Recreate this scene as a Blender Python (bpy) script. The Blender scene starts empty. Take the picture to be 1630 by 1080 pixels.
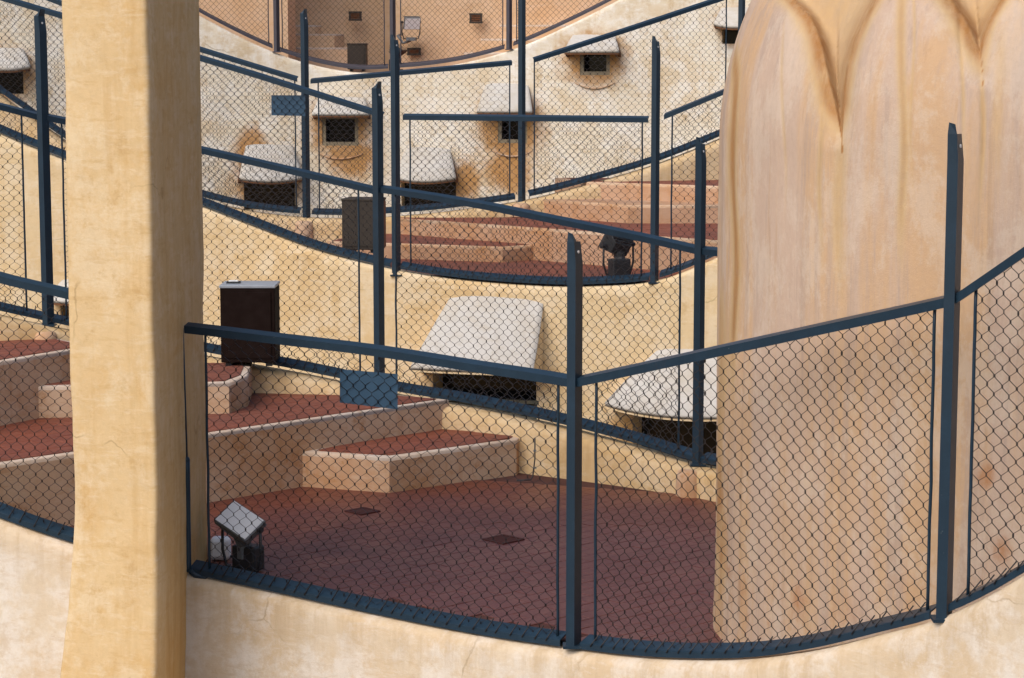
import bpy, bmesh, math, random
import numpy as np
from mathutils import Vector, Matrix, noise

random.seed(7)
S = bpy.context.scene
COL = S.collection
R = math.radians

# ------------------------------------------------------------------ camera
F = 3500.0; CX = 815.0; CY = 540.0; HOR = 95.0
CAMZ = 2.95
PITCH = math.atan((CY - HOR) / F)
cam = bpy.data.cameras.new('camera'); camo = bpy.data.objects.new('camera', cam); COL.objects.link(camo)
camo.location = (0, 0, CAMZ); camo.rotation_euler = (math.pi/2 - PITCH, 0, 0)
cam.sensor_width = 36; cam.lens = 36 * F / 1630.0; cam.clip_start = 0.1; cam.clip_end = 400
S.camera = camo

# ------------------------------------------------------------------ light
SUN_EL = R(46); SUN_AZ = R(220)            # azimuth clockwise from +Y
w = bpy.data.worlds.new('World'); S.world = w; w.use_nodes = True
nt = w.node_tree; nt.nodes.clear()
sky = nt.nodes.new('ShaderNodeTexSky'); sky.sky_type = 'NISHITA'; sky.sun_disc = False
sky.sun_elevation = SUN_EL; sky.sun_rotation = SUN_AZ; sky.air_density = 1.0; sky.dust_density = 4.0; sky.ozone_density = 1.0
bg = nt.nodes.new('ShaderNodeBackground'); bg.inputs[1].default_value = 0.135
wo = nt.nodes.new('ShaderNodeOutputWorld')
nt.links.new(sky.outputs[0], bg.inputs[0]); nt.links.new(bg.outputs[0], wo.inputs[0])
sun = bpy.data.lights.new('sun', 'SUN'); sun.energy = 1.5; sun.angle = R(60); sun.color = (1, .965, .92)
suno = bpy.data.objects.new('sun', sun); COL.objects.link(suno)
sd = Vector((math.sin(SUN_AZ)*math.cos(SUN_EL), math.cos(SUN_AZ)*math.cos(SUN_EL), math.sin(SUN_EL)))
suno.rotation_euler = sd.to_track_quat('Z', 'Y').to_euler(); suno.location = sd*60
S.view_settings.view_transform = 'Standard'; S.view_settings.look = 'None'
S.view_settings.gamma = 1.0; S.view_settings.exposure = 0.30

# ------------------------------------------------------------------ pixel -> place
cp, sp = math.cos(PITCH), math.sin(PITCH)
def ray(px, py):
    a, b = (px-CX)/F, (CY-py)/F
    return Vector((a, cp + b*sp, -sp + b*cp))
def P(px, py, Y):
    r = ray(px, py); return Vector((r.x*Y/r.y, Y, CAMZ + r.z*Y/r.y))
def G(px, py, z):
    r = ray(px, py); t = (z-CAMZ)/r.z; return Vector((r.x*t, r.y*t, z))
def px_of(v):
    d = Vector(v) - Vector((0, 0, CAMZ)); k = d.y*cp - d.z*sp
    return CX + F*d.x/k, CY - F*(d.y*sp + d.z*cp)/k

class Curve:
    """smooth curve through (px, py, Y) points, parametrised by px"""
    def __init__(s, pts):
        s.t = np.array([p[0] for p in pts], float); s.p = np.array([p[1] for p in pts], float); s.y = np.array([p[2] for p in pts], float)
        s.mp = s.slopes(s.p); s.my = s.slopes(s.y)
    def slopes(s, v):
        d = np.diff(v)/np.diff(s.t); m = np.empty(len(v)); m[0] = d[0]; m[-1] = d[-1]
        h = np.diff(s.t); m[1:-1] = (d[:-1]*h[1:] + d[1:]*h[:-1])/(h[1:] + h[:-1]); return m
    def ev(s, v, m, t):
        i = int(np.clip(np.searchsorted(s.t, t)-1, 0, len(s.t)-2)); h = s.t[i+1]-s.t[i]; u = (t-s.t[i])/h
        if u < 0: return v[0] + m[0]*(t-s.t[0])
        if u > 1: return v[-1] + m[-1]*(t-s.t[-1])
        return (2*u**3-3*u**2+1)*v[i] + (u**3-2*u**2+u)*h*m[i] + (-2*u**3+3*u**2)*v[i+1] + (u**3-u**2)*h*m[i+1]
    def py(s, t): return s.ev(s.p, s.mp, t)
    def Y(s, t): return s.ev(s.y, s.my, t)
    def at(s, t, dpy=0): return P(t, s.py(t)+dpy, s.Y(t))
    def span(s, a, b, step, dpy=0):
        """points about every `step` metres between px a and b"""
        n = 400; q = [s.at(a+(b-a)*i/n, dpy) for i in range(n+1)]
        L = [0]
        for i in range(n): L.append(L[-1] + (q[i+1]-q[i]).length)
        m = max(2, int(round(L[-1]/step))); out = []
        for k in range(m+1):
            l = L[-1]*k/m; i = min(n-1, max(0, int(np.searchsorted(L, l))-1)); f = (l-L[i])/max(1e-9, L[i+1]-L[i])
            out.append(q[i].lerp(q[i+1], f))
        return out
def nrm2(pts):
    """horizontal unit normals pointing away from the camera"""
    out = []
    for i in range(len(pts)):
        a = pts[max(0, i-1)]; b = pts[min(len(pts)-1, i+1)]
        d = Vector((b.x-a.x, b.y-a.y, 0)).normalized(); out.append(Vector((-d.y, d.x, 0)))
    return out

# ------------------------------------------------------------------ mesh helpers
class MB:
    def __init__(s): s.v = []; s.f = []
    def add(s, vs, fs):
        o = len(s.v); s.v += [tuple(v) for v in vs]; s.f += [tuple(i+o for i in f) for f in fs]; return s
    def box(s, c, sx, sy, sz, M=None):
        vs = [Vector((x*sx/2, y*sy/2, z*sz/2)) for z in (-1, 1) for y in (-1, 1) for x in (-1, 1)]
        if M is not None: vs = [M @ v for v in vs]
        c = Vector(c)
        return s.add([v+c for v in vs], [(0,2,3,1), (4,5,7,6), (0,1,5,4), (1,3,7,5), (3,2,6,7), (2,0,4,6)])
    def tube(s, pts, r, n=6, cap=True):
        pts = [Vector(p) for p in pts]; rr = r if isinstance(r, (list, tuple)) else [r]*len(pts); vs = []; fs = []
        for i, p in enumerate(pts):
            d = (pts[min(len(pts)-1, i+1)] - pts[max(0, i-1)]).normalized()
            a = d.cross(Vector((0, 1, 0)) if abs(d.y) < .9 else Vector((1, 0, 0))).normalized(); b = d.cross(a)
            for k in range(n):
                t = 2*math.pi*k/n; vs.append(p + a*math.cos(t)*rr[i] + b*math.sin(t)*rr[i])
        for i in range(len(pts)-1):
            for k in range(n):
                k2 = (k+1) % n; fs.append((i*n+k, i*n+k2, (i+1)*n+k2, (i+1)*n+k))
        if cap: fs += [tuple(range(n)), tuple((len(pts)-1)*n+k for k in reversed(range(n)))]
        return s.add(vs, fs)
    def sweep(s, pts, prof, nrm=None, closed=True, zabs=None):
        """prof: (offset along the away normal, z offset); zabs: profile index -> absolute z"""
        nrm = nrm or nrm2(pts); m = len(prof); vs = []; fs = []
        for p, n in zip(pts, nrm):
            for k, (o, z) in enumerate(prof):
                q = p + n*o; q.z = p.z + z
                if zabs and k in zabs: q.z = zabs[k]
                vs.append(q)
        for i in range(len(pts)-1):
            for k in range(m if closed else m-1):
                k2 = (k+1) % m; fs.append((i*m+k, i*m+k2, (i+1)*m+k2, (i+1)*m+k))
        if closed: fs += [tuple(range(m)), tuple((len(pts)-1)*m+k for k in reversed(range(m)))]
        return s.add(vs, fs)
    def prism(s, poly, z0, z1, bev=0):
        """poly counter-clockwise xy"""
        n = len(poly); vs = [(p[0], p[1], z0) for p in poly]; fs = [tuple(reversed(range(n)))]
        if bev:
            vs += [(p[0], p[1], z1-bev) for p in poly]; vs += [(p[0], p[1], z1) for p in inset(poly, bev)]; L = 3
        else:
            vs += [(p[0], p[1], z1) for p in poly]; L = 2
        for l in range(L-1):
            for i in range(n):
                j = (i+1) % n; fs.append((l*n+i, l*n+j, (l+1)*n+j, (l+1)*n+i))
        fs.append(tuple((L-1)*n+i for i in range(n)))
        return s.add(vs, fs)
    def mesh(s, name, smooth=False, fix=True):
        me = bpy.data.meshes.new(name); me.from_pydata(s.v, [], s.f); me.update()
        if fix:
            bm = bmesh.new(); bm.from_mesh(me); bmesh.ops.recalc_face_normals(bm, faces=bm.faces); bm.to_mesh(me); bm.free()
        if smooth:
            me.polygons.foreach_set('use_smooth', [True]*len(me.polygons))
        return me
    def build(s, name, mat, parent=None, smooth=False, fix=True, kind=None, label=None):
        me = s.mesh(name, smooth, fix); me.materials.append(mat)
        return link(name, me, parent, kind, label)
def link(name, me, parent=None, kind=None, label=None):
    o = bpy.data.objects.new(name, me); COL.objects.link(o)
    if parent is not None:
        o.parent = parent
        o.matrix_parent_inverse = Matrix.Translation(-parent.location) if parent.type == 'EMPTY' and parent.parent is None else Matrix()
    if kind: o['kind'] = kind
    if label: o['label'] = label
    return o
def thing(name, label, cat, loc=(0, 0, 0), group=None):
    o = bpy.data.objects.new(name, None); COL.objects.link(o); o.location = loc; o.empty_display_size = .1
    return tag(o, label, cat, group)
def tag(o, label, cat, group=None):
    o['label'] = label; o['category'] = cat; o['kind'] = 'thing'
    if group: o['group'] = group
    return o
def inset(poly, d):
    n = len(poly); out = []
    for i in range(n):
        p0, p1, p2 = [Vector((poly[(i+k) % n][0], poly[(i+k) % n][1])) for k in (-1, 0, 1)]
        a = (p1-p0).normalized(); b = (p2-p1).normalized(); na = Vector((-a.y, a.x)); nb = Vector((-b.y, b.x))
        m = (na+nb); m = m/max(.3, m.length_squared/2); m = m if m.length < 3 else m.normalized()*3
        out.append(p1 + m*d)
    return out
def clip(poly, region):
    """Sutherland-Hodgman, region convex counter-clockwise"""
    out = [Vector((p[0], p[1])) for p in poly]
    for i in range(len(region)):
        a = Vector(region[i][:2]); b = Vector(region[(i+1) % len(region)][:2]); e = b-a
        side = lambda p: e.x*(p.y-a.y) - e.y*(p.x-a.x)
        src = out; out = []
        for k in range(len(src)):
            p, q = src[k], src[(k+1) % len(src)]; sp_, sq = side(p), side(q)
            if sp_ >= 0: out.append(p)
            if (sp_ > 0 and sq < 0) or (sp_ < 0 and sq > 0): out.append(p + (q-p)*(sp_/(sp_-sq)))
        if len(out) < 3: return []
    return out
def area(p): return .5*sum(p[i][0]*p[(i+1) % len(p)][1] - p[(i+1) % len(p)][0]*p[i][1] for i in range(len(p)))

# ------------------------------------------------------------------ materials
class NT:
    def __init__(s, name):
        s.m = bpy.data.materials.new(name); s.m.use_nodes = True; s.t = s.m.node_tree; s.t.nodes.clear()
        s.o = s.n('ShaderNodeOutputMaterial'); s.b = s.n('ShaderNodeBsdfPrincipled'); s.l(s.b.outputs[0], s.o.inputs[0])
    def n(s, k, **kw):
        x = s.t.nodes.new(k)
        for a, v in kw.items(): setattr(x, a, v)
        return x
    def l(s, a, b): s.t.links.new(a, b)
    def coord(s, scale=(1, 1, 1), which='Object'):
        c = s.n('ShaderNodeTexCoord'); m = s.n('ShaderNodeMapping'); m.inputs['Scale'].default_value = scale
        s.l(c.outputs[which], m.inputs['Vector']); return m.outputs[0]
    def noise(s, vec, scale, detail=5, rough=.55, dist=0):
        x = s.n('ShaderNodeTexNoise'); x.inputs['Scale'].default_value = scale; x.inputs['Detail'].default_value = detail
        x.inputs['Roughness'].default_value = rough; x.inputs['Distortion'].default_value = dist
        if vec is not None: s.l(vec, x.inputs['Vector'])
        return x.outputs['Fac']
    def ramp(s, fac, a, b):
        x = s.n('ShaderNodeMapRange'); x.inputs['From Min'].default_value = a; x.inputs['From Max'].default_value = b
        x.interpolation_type = 'SMOOTHSTEP'; s.l(fac, x.inputs['Value']); return x.outputs[0]
    def mul(s, a, k):
        x = s.n('ShaderNodeMath', operation='MULTIPLY'); s.l(a, x.inputs[0])
        if isinstance(k, (int, float)): x.inputs[1].default_value = k
        else: s.l(k, x.inputs[1])
        return x.outputs[0]
    def mix(s, fac, a, b):
        x = s.n('ShaderNodeMix', data_type='RGBA')
        if isinstance(fac, (int, float)): x.inputs[0].default_value = fac
        else: s.l(fac, x.inputs[0])
        for v, i in ((a, 6), (b, 7)):
            if isinstance(v, tuple): x.inputs[i].default_value = (*v, 1)
            else: s.l(v, x.inputs[i])
        return x.outputs[2]
    def bump(s, h, strength, dist):
        x = s.n('ShaderNodeBump'); x.inputs['Strength'].default_value = strength; x.inputs['Distance'].default_value = dist
        s.l(h, x.inputs['Height']); s.l(x.outputs[0], s.b.inputs['Normal'])
    def attr(s, name):
        x = s.n('ShaderNodeAttribute'); x.attribute_name = name; return x.outputs['Fac']
    def done(s, col, rough=.85, spec=.3, metal=0):
        if isinstance(col, tuple): s.b.inputs['Base Color'].default_value = (*col, 1)
        else: s.l(col, s.b.inputs['Base Color'])
        if isinstance(rough, (int, float)): s.b.inputs['Roughness'].default_value = rough
        else: s.l(rough, s.b.inputs['Roughness'])
        s.b.inputs['Specular IOR Level'].default_value = spec; s.b.inputs['Metallic'].default_value = metal
        return s.m
def plaster(name, base, ochre, pale, k_och=.6, k_pale=.6, stain=None, streak=.35, big=.9, mott=3.0, scuff=.5, bump=.3, drip_shade=0):
    """lime plaster: broad ochre clouds, paler wear patches, runs, scuffs and grain"""
    m = NT(name); v = m.coord()
    n1 = m.ramp(m.noise(v, big, 7, .66, .15), .40, .64)
    n2 = m.ramp(m.noise(v, mott, 9, .74, .1), .44, .60)
    c = m.mix(m.mul(n1, k_och), base, ochre)
    c = m.mix(m.mul(n2, k_pale), c, pale)
    n3 = m.ramp(m.noise(m.coord((6, 6, .45)), 1.3, 6, .65), .50, .70)
    c = m.mix(m.mul(n3, streak), c, tuple(x*.92 for x in ochre))
    n5 = m.ramp(m.noise(v, 4.2, 10, .80, .1), .53, .66); c = m.mix(m.mul(n5, scuff), c, tuple(x*.85 for x in ochre))
    n4 = m.ramp(m.noise(v, 24, 8, .75), .40, .70); c = m.mix(m.mul(n4, .22), c, tuple(x*.72 for x in base))
    n7 = m.ramp(m.noise(m.coord((1, 1, 3)), 7, 9, .78), .60, .68); c = m.mix(m.mul(n7, .5*k_pale), c, tuple(min(.86, x*1.12) for x in pale))
    for rot, k in ((.5, .30), (-.7, .26)):
        tc = m.n('ShaderNodeTexCoord'); mp = m.n('ShaderNodeMapping'); mp.inputs['Rotation'].default_value = (0, rot, 0); mp.inputs['Scale'].default_value = (2.2, 2.2, 10); m.l(tc.outputs['Object'], mp.inputs[0])
        n8 = m.ramp(m.noise(mp.outputs[0], 1.7, 9, .72, .2), .54, .62); c = m.mix(m.mul(n8, k), c, pale if k == .30 else tuple(x*.88 for x in ochre))
    vo = m.n('ShaderNodeTexVoronoi', feature='DISTANCE_TO_EDGE'); vo.inputs['Scale'].default_value = 1.1
    vm = m.n('ShaderNodeMix', data_type='VECTOR'); vm.inputs[0].default_value = .22; tc = m.n('ShaderNodeTexCoord'); nn = m.n('ShaderNodeTexNoise'); nn.inputs['Scale'].default_value = 2.5; nn.inputs['Detail'].default_value = 6
    m.l(tc.outputs['Object'], nn.inputs['Vector']); m.l(tc.outputs['Object'], vm.inputs[4]); m.l(nn.outputs['Color'], vm.inputs[5]); m.l(vm.outputs[1], vo.inputs['Vector'])
    cr = m.ramp(vo.outputs['Distance'], .006, .0); msk = m.ramp(m.noise(v, 1.9, 4, .6), .52, .62); c = m.mix(m.mul(m.mul(cr, msk), .45), c, tuple(x*.45 for x in ochre))
    if drip_shade:
        a = m.attr('drip_shade'); ns = m.ramp(m.noise(m.coord((9, 9, .5)), 1.2, 6, .65), .44, .66)
        c = m.mix(m.mul(m.mul(a, ns), drip_shade), c, tuple(x*.7 for x in ochre)); c = m.mix(m.mul(a, .34), c, tuple(x*.9 for x in ochre))
    if stain:
        a = m.attr('stain'); br = m.noise(v, 7, 8, .7); x = m.n('ShaderNodeMath', operation='MULTIPLY_ADD')
        m.l(br, x.inputs[0]); x.inputs[1].default_value = 1.1; x.inputs[2].default_value = -.55
        y = m.n('ShaderNodeMath', operation='ADD'); m.l(a, y.inputs[0]); m.l(x.outputs[0], y.inputs[1])
        c = m.mix(m.mul(m.ramp(y.outputs[0], .25, .95), .88), c, stain)
    h = m.noise(v, 48, 10, .8); hb = m.noise(v, 11, 6, .6); ad = m.n('ShaderNodeMath', operation='MULTIPLY_ADD')
    m.l(hb, ad.inputs[0]); ad.inputs[1].default_value = 1.6; m.l(h, ad.inputs[2])
    m.bump(ad.outputs[0], bump, .010)
    return m.done(c, .92, .15)
M = {}
M['cream'] = plaster('cream_plaster', (.64, .49, .30), (.54, .34, .14), (.70, .60, .45), .6, .5, drip_shade=.5)
M['front'] = plaster('weathered_front_plaster', (.64, .55, .43), (.56, .40, .23), (.72, .68, .63), .55, .75, streak=.12, big=1.3, mott=3.4, scuff=.45, drip_shade=.6)
M['pillar'] = plaster('ochre_pillar_plaster', (.64, .465, .255), (.55, .325, .11), (.71, .59, .41), .65, .55, streak=.35, big=1.6, mott=3.2, drip_shade=.35)
M['wall_mid'] = plaster('yellow_wall_plaster', (.66, .51, .31), (.57, .37, .16), (.72, .62, .47), .5, .5, stain=(.45, .25, .08), mott=3.6)
M['wall_far'] = plaster('pale_wall_plaster', (.73, .66, .54), (.57, .40, .20), (.80, .77, .72), .5, .75, stain=(.40, .19, .045), big=1.2, mott=3.2, streak=.35, scuff=.7)
M['pink'] = plaster('pink_step_plaster', (.54, .38, .26), (.42, .19, .06), (.58, .46, .35), .55, .4, streak=.4, scuff=.8)
M['pink_mid'] = plaster('brown_pink_step_plaster', (.46, .29, .19), (.40, .19, .07), (.50, .35, .25), .5, .4, streak=.3, scuff=.6)
M['terrace_wall'] = plaster('orange_wall_plaster', (.64, .45, .29), (.58, .36, .19), (.67, .50, .36), .5, .4, streak=.2)
M['hood'] = plaster('pale_hood_plaster', (.49, .47, .44), (.43, .36, .26), (.55, .54, .525), .4, .5, streak=.25, big=2, scuff=.3, bump=.08)
M['edge'] = plaster('pale_edge_plaster', (.56, .45, .36), (.46, .30, .18), (.62, .54, .47), .4, .5, streak=.05, big=2, bump=.1, scuff=.6)

def tower_mat():
    m = NT('tower_plaster'); v = m.coord(); vs = m.coord((3.2, 3.2, .22))
    n1 = m.ramp(m.noise(vs, 1.0, 7, .64, .25), .42, .60); c = m.mix(m.mul(n1, .8), (.51, .38, .295), (.54, .35, .195))
    n2 = m.ramp(m.noise(m.coord((6, 6, .3)), 1.1, 9, .74), .50, .60); c = m.mix(m.mul(n2, .6), c, (.40, .305, .25))
    n8 = m.ramp(m.noise(m.coord((14, 14, .4)), 1.0, 9, .74), .58, .63); c = m.mix(m.mul(n8, .28), c, (.40, .25, .13))
    n3 = m.ramp(m.noise(m.coord((1, 1, .6)), 2.4, 10, .78, .1), .48, .58); c = m.mix(m.mul(n3, .45), c, (.60, .50, .41))
    a = m.attr('stain_shade'); br = m.ramp(m.noise(m.coord((8, 8, .8)), 1.2, 8, .7), .15, .62)
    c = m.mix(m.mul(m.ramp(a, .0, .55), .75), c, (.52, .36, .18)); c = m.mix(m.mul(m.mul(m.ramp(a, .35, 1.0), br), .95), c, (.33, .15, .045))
    rs = m.attr('rust'); nz = m.n('ShaderNodeMath', operation='MULTIPLY_ADD'); m.l(m.noise(m.coord((1, 1, .6)), 7, 9, .76, .2), nz.inputs[0]); nz.inputs[1].default_value = 3.0; nz.inputs[2].default_value = -1.55
    ad = m.n('ShaderNodeMath', operation='ADD'); m.l(rs, ad.inputs[0]); m.l(nz.outputs[0], ad.inputs[1])
    c = m.mix(m.mul(m.mul(m.ramp(ad.outputs[0], .3, 1.3), m.ramp(rs, .05, .5)), .75), c, (.38, .15, .04))
    n5 = m.ramp(m.noise(v, 26, 8, .75), .4, .72); c = m.mix(m.mul(n5, .22), c, (.40, .29, .22))
    h = m.noise(v, 45, 10, .82); hb = m.noise(m.coord((6, 6, 1)), 3, 6, .6); ad = m.n('ShaderNodeMath', operation='MULTIPLY_ADD')
    m.l(hb, ad.inputs[0]); ad.inputs[1].default_value = 2; m.l(h, ad.inputs[2]); m.bump(ad.outputs[0], .45, .012)
    return m.done(c, .9, .15)
M['tower'] = tower_mat()
def tile_mat(name, a, b, rough, sky_sheen=None):
    m = NT(name); oi = m.n('ShaderNodeObjectInfo'); wp = m.n('ShaderNodeNewGeometry').outputs['Position']
    n1 = m.ramp(m.noise(wp, 1.1, 6, .6, .2), .35, .7)
    if sky_sheen:
        mp = m.n('ShaderNodeMapping'); mp.vector_type = 'TEXTURE'; mp.inputs['Location'].default_value = (.6, 12.1, 0); mp.inputs['Scale'].default_value = (3.0, 3.0, 9); m.l(wp, mp.inputs[0])
        gr = m.n('ShaderNodeTexGradient', gradient_type='SPHERICAL'); m.l(mp.outputs[0], gr.inputs[0]); ad = m.n('ShaderNodeMath', operation='MULTIPLY_ADD')
        m.l(m.noise(wp, 1.6, 6, .65), ad.inputs[0]); ad.inputs[1].default_value = .5; m.l(gr.outputs['Fac'], ad.inputs[2]); f = m.ramp(ad.outputs[0], .25, .85)
        a = m.mix(f, a, sky_sheen); b = m.mix(f, b, tuple(x*1.18 for x in sky_sheen))  # soft round patch of purplish sky sheen painted into the tile colour
    c = m.mix(oi.outputs['Random'], a, b)
    c = m.mix(m.mul(n1, .4), c, (.075, .035, .03) if not sky_sheen else (.080, .033, .032))
    n2 = m.ramp(m.noise(wp, 30, 6, .7), .45, .75); c = m.mix(m.mul(n2, .22), c, (.30, .15, .10))
    m.bump(m.noise(wp, 90, 6, .7), .25, .004)
    r = m.n('ShaderNodeMapRange'); r.inputs['To Min'].default_value = rough-.1; r.inputs['To Max'].default_value = rough+.12
    m.l(n1, r.inputs['Value'])
    return m.done(c, r.outputs[0], .5)
M['tile'] = tile_mat('terracotta_tile', (.130, .032, .016), (.168, .042, .021), .5, sky_sheen=(.108, .036, .034))
M['tread'] = tile_mat('terracotta_tread_tile', (.175, .043, .019), (.215, .056, .025), .75)
M['mortar'] = plaster('grey_red_mortar', (.085, .038, .032), (.075, .033, .026), (.10, .05, .045), .4, .4)
def iron(name, col, rough=.45):
    m = NT(name); v = m.coord(); n = m.ramp(m.noise(v, 8, 6, .7), .4, .75)
    c = m.mix(m.mul(n, .5), col, tuple(x*1.5 for x in col))
    ch = m.ramp(m.noise(v, 26, 8, .75, .5), .66, .72); c = m.mix(m.mul(ch, .6), c, (.30, .30, .28)); ru = m.ramp(m.noise(v, 5, 8, .75, .3), .62, .70); c = m.mix(m.mul(ru, .18), c, (.08, .04, .025))
    m.bump(m.noise(v, 60, 5, .6), .2, .003)
    return m.done(c, rough, .3)
M['iron'] = iron('blue_grey_painted_iron', (.012, .028, .047), .38)
M['iron_far'] = iron('dull_grey_painted_iron', (.055, .052, .066), .55)
M['wire'] = iron('dark_wire', (.014, .012, .013), .5)
M['wire_far'] = iron('brown_wire', (.075, .050, .038), .7)
M['sign'] = iron('blue_sign_paint', (.022, .055, .098), .5)
def plain(name, col, rough=.6, spec=.4, metal=0, var=.3, scale=12):
    m = NT(name); v = m.coord(); n = m.ramp(m.noise(v, scale, 6, .65), .35, .75)
    m.bump(m.noise(v, 50, 5, .6), .15, .003)
    return m.done(m.mix(m.mul(n, var), col, tuple(min(1, x*1.6+.01) for x in col)), rough, spec, metal)
M['dark_box'] = plain('dark_brown_cabinet', (.009, .004, .003), .8, .1)
M['brown_box'] = plain('brown_cabinet', (.030, .022, .016), .6)
M['brown_side'] = plain('red_brown_cabinet_side', (.16, .065, .03), .6)
M['lid'] = plain('grey_lid', (.26, .29, .33), .4)
M['black'] = plain('black_metal', (.02, .021, .024), .45)
M['grey'] = plain('grey_metal', (.12, .13, .14), .45)
M['white'] = plain('white_metal', (.78, .80, .82), .4, var=.1)
M['glass'] = plain('dark_glass', (.008, .008, .009), .12, .5, var=.1)
M['frame'] = plain('weathered_window_frame', (.22, .18, .12), .7)
M['slat'] = plain('grey_green_louvre', (.10, .095, .07), .7)
M['rustwood'] = plain('rusty_hood_underside', (.12, .05, .02), .9)
M['void'] = plain('dark_room', (.012, .010, .009), .9)
M['ground'] = plain('courtyard_paving', (.20, .17, .14), .85)
M['drain'] = plain('dark_iron_grate', (.058, .020, .018), .8, .2)
M['bolt'] = plain('bright_bolt', (.7, .7, .7), .4, var=.1)

# ------------------------------------------------------------------ the lines of the place (photo px, py, distance)
FZ = -.03                                       # level of the near terrace
B1 = Curve([(-260, 722, 13.1), (-120, 775, 12.8), (0, 826, 12.5), (110, 864, 12.4), (300, 914, 12.2), (450, 947, 11.95), (600, 980, 11.7), (750, 1010, 11.35), (910, 1034, 11.0),
            (1010, 1046, 10.7), (1120, 1051, 10.35), (1210, 1048, 10.1), (1300, 1034, 9.85), (1400, 1010, 9.6), (1490, 986, 9.35), (1560, 956, 9.15), (1630, 916, 8.95), (1760, 830, 8.6), (1900, 735, 8.25), (2050, 636, 7.9), (2250, 505, 7.45)])
B2 = Curve([(-260, 437, 16.0), (-120, 468, 16.1), (0, 497, 16.2), (110, 521, 16.4), (330, 563, 16.6), (540, 604, 16.5), (632, 625, 16.4), (740, 643, 16.2), (903, 679, 15.7), (1000, 704, 15.4),
            (1110, 737, 15.0), (1200, 752, 14.6), (1400, 770, 13.9)])
B3 = Curve([(-260, 95, 21.6), (-120, 155, 21.4), (0, 212, 21.2), (110, 256, 21.1), (330, 331, 20.8), (400, 358, 20.7), (500, 396, 20.5), (600, 422, 20.3), (700, 440, 20.15), (800, 450, 20.0), (950, 454, 19.75), (1050, 444, 19.6),
            (1135, 411, 19.45), (1250, 352, 19.2), (1400, 270, 19.0)])
B4 = Curve([(-260, -60, 24.4), (-120, 50, 24.2), (0, 148, 24.0), (31, 170, 24.0), (110, 226, 23.9), (220, 280, 23.8), (330, 317, 23.6), (400, 333, 23.5), (480, 342, 23.4), (560, 344, 23.3), (640, 340, 23.3), (740, 330, 23.3), (830, 317, 23.4),
            (950, 287, 23.6), (1050, 257, 23.8), (1135, 223, 24.0), (1250, 170, 24.2), (1400, 90, 24.4)])
B5 = Curve([(-260, -330, 29.0), (0, -160, 29.4), (200, -48, 29.8), (330, 28, 30), (380, 54, 30.1), (440, 81, 30.2), (500, 100, 30.3), (560, 111, 30.3), (640, 109, 30.3), (740, 96, 30.2), (830, 70, 30.1), (900, 39, 30.0), (970, 4, 29.9), (1050, -42, 29.8), (1250, -160, 29.5), (1400, -250, 29.3)])

# ------------------------------------------------------------------ setting
g = MB().add([(-60, -30, -9), (60, -30, -9), (60, 90, -9), (-60, 90, -9)], [(0, 1, 2, 3)]).build('courtyard_ground', M['ground'], kind='structure', fix=False)

def wob(p, k, a): return a*(noise.noise(Vector(p)*k) + .5*noise.noise(Vector(p)*k*2.3))
def swept_wall(name, curve, a, b, thick, zb, mat, label, dpy=0, inner_z=None, outset=0, amp=.008, step=.12, parent=None):
    pts = curve.span(a, b, step, dpy); N = nrm2(pts)
    rows = [-.0, -.02, -.05]; prof = [(-outset, 'b')]
    z_list = [1.4, 1.0, .7, .45, .25, .12, .05]
    prof = [(-outset-.06, None)] + [(-outset-.03*min(1, z), -z) for z in z_list] + [(-outset+.012, -.018), (-outset+.045, 0), (thick-.045, 0), (thick-.012, -.018), (thick, -.05), (thick, None)]
    mb = MB(); mb.sweep(pts, [(o, z if z is not None else 0) for o, z in prof], N, True, {0: zb, len(prof)-1: zb if inner_z is None else inner_z})
    vs = []
    for v in mb.v:
        p = Vector(v); d = wob(p, 1.7, amp) + wob(p, 5, amp*.3); vs.append((p.x, p.y+d, p.z + (wob(p+Vector((9, 3, 1)), 2.1, amp*.5) if p.z > zb+.1 else 0)))
    mb.v = vs
    o = mb.build(name, mat, parent, smooth=True); o.data.polygons.foreach_set('use_smooth', [True]*len(o.data.polygons))
    dr = []; m_ = len(prof)
    for i in range(len(pts)):
        for o_, z in prof: dr.append(math.exp(z/.16) if z is not None else 0)
    o.data.attributes.new('drip_shade', 'FLOAT', 'POINT').data.foreach_set('value', dr)
    if label: tag(o, label, 'wall')
    return o
front_wall = swept_wall('parapet_wall', B1, -250, 2230, .15, -9, M['front'], 'curved pale weathered plaster wall along the bottom, under the nearest fence', dpy=1, outset=.05)
low_wall = swept_wall('parapet_wall', B2, -250, 1390, .12, -9, M['cream'], 'low yellow plaster parapet at the back of the near brick terrace', dpy=5, outset=.14)
low_wall2 = swept_wall('parapet_wall', B4, -250, 1390, .12, -9, M['cream'], 'low plaster parapet behind the steps of the middle terrace', dpy=4, outset=.14)

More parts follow.
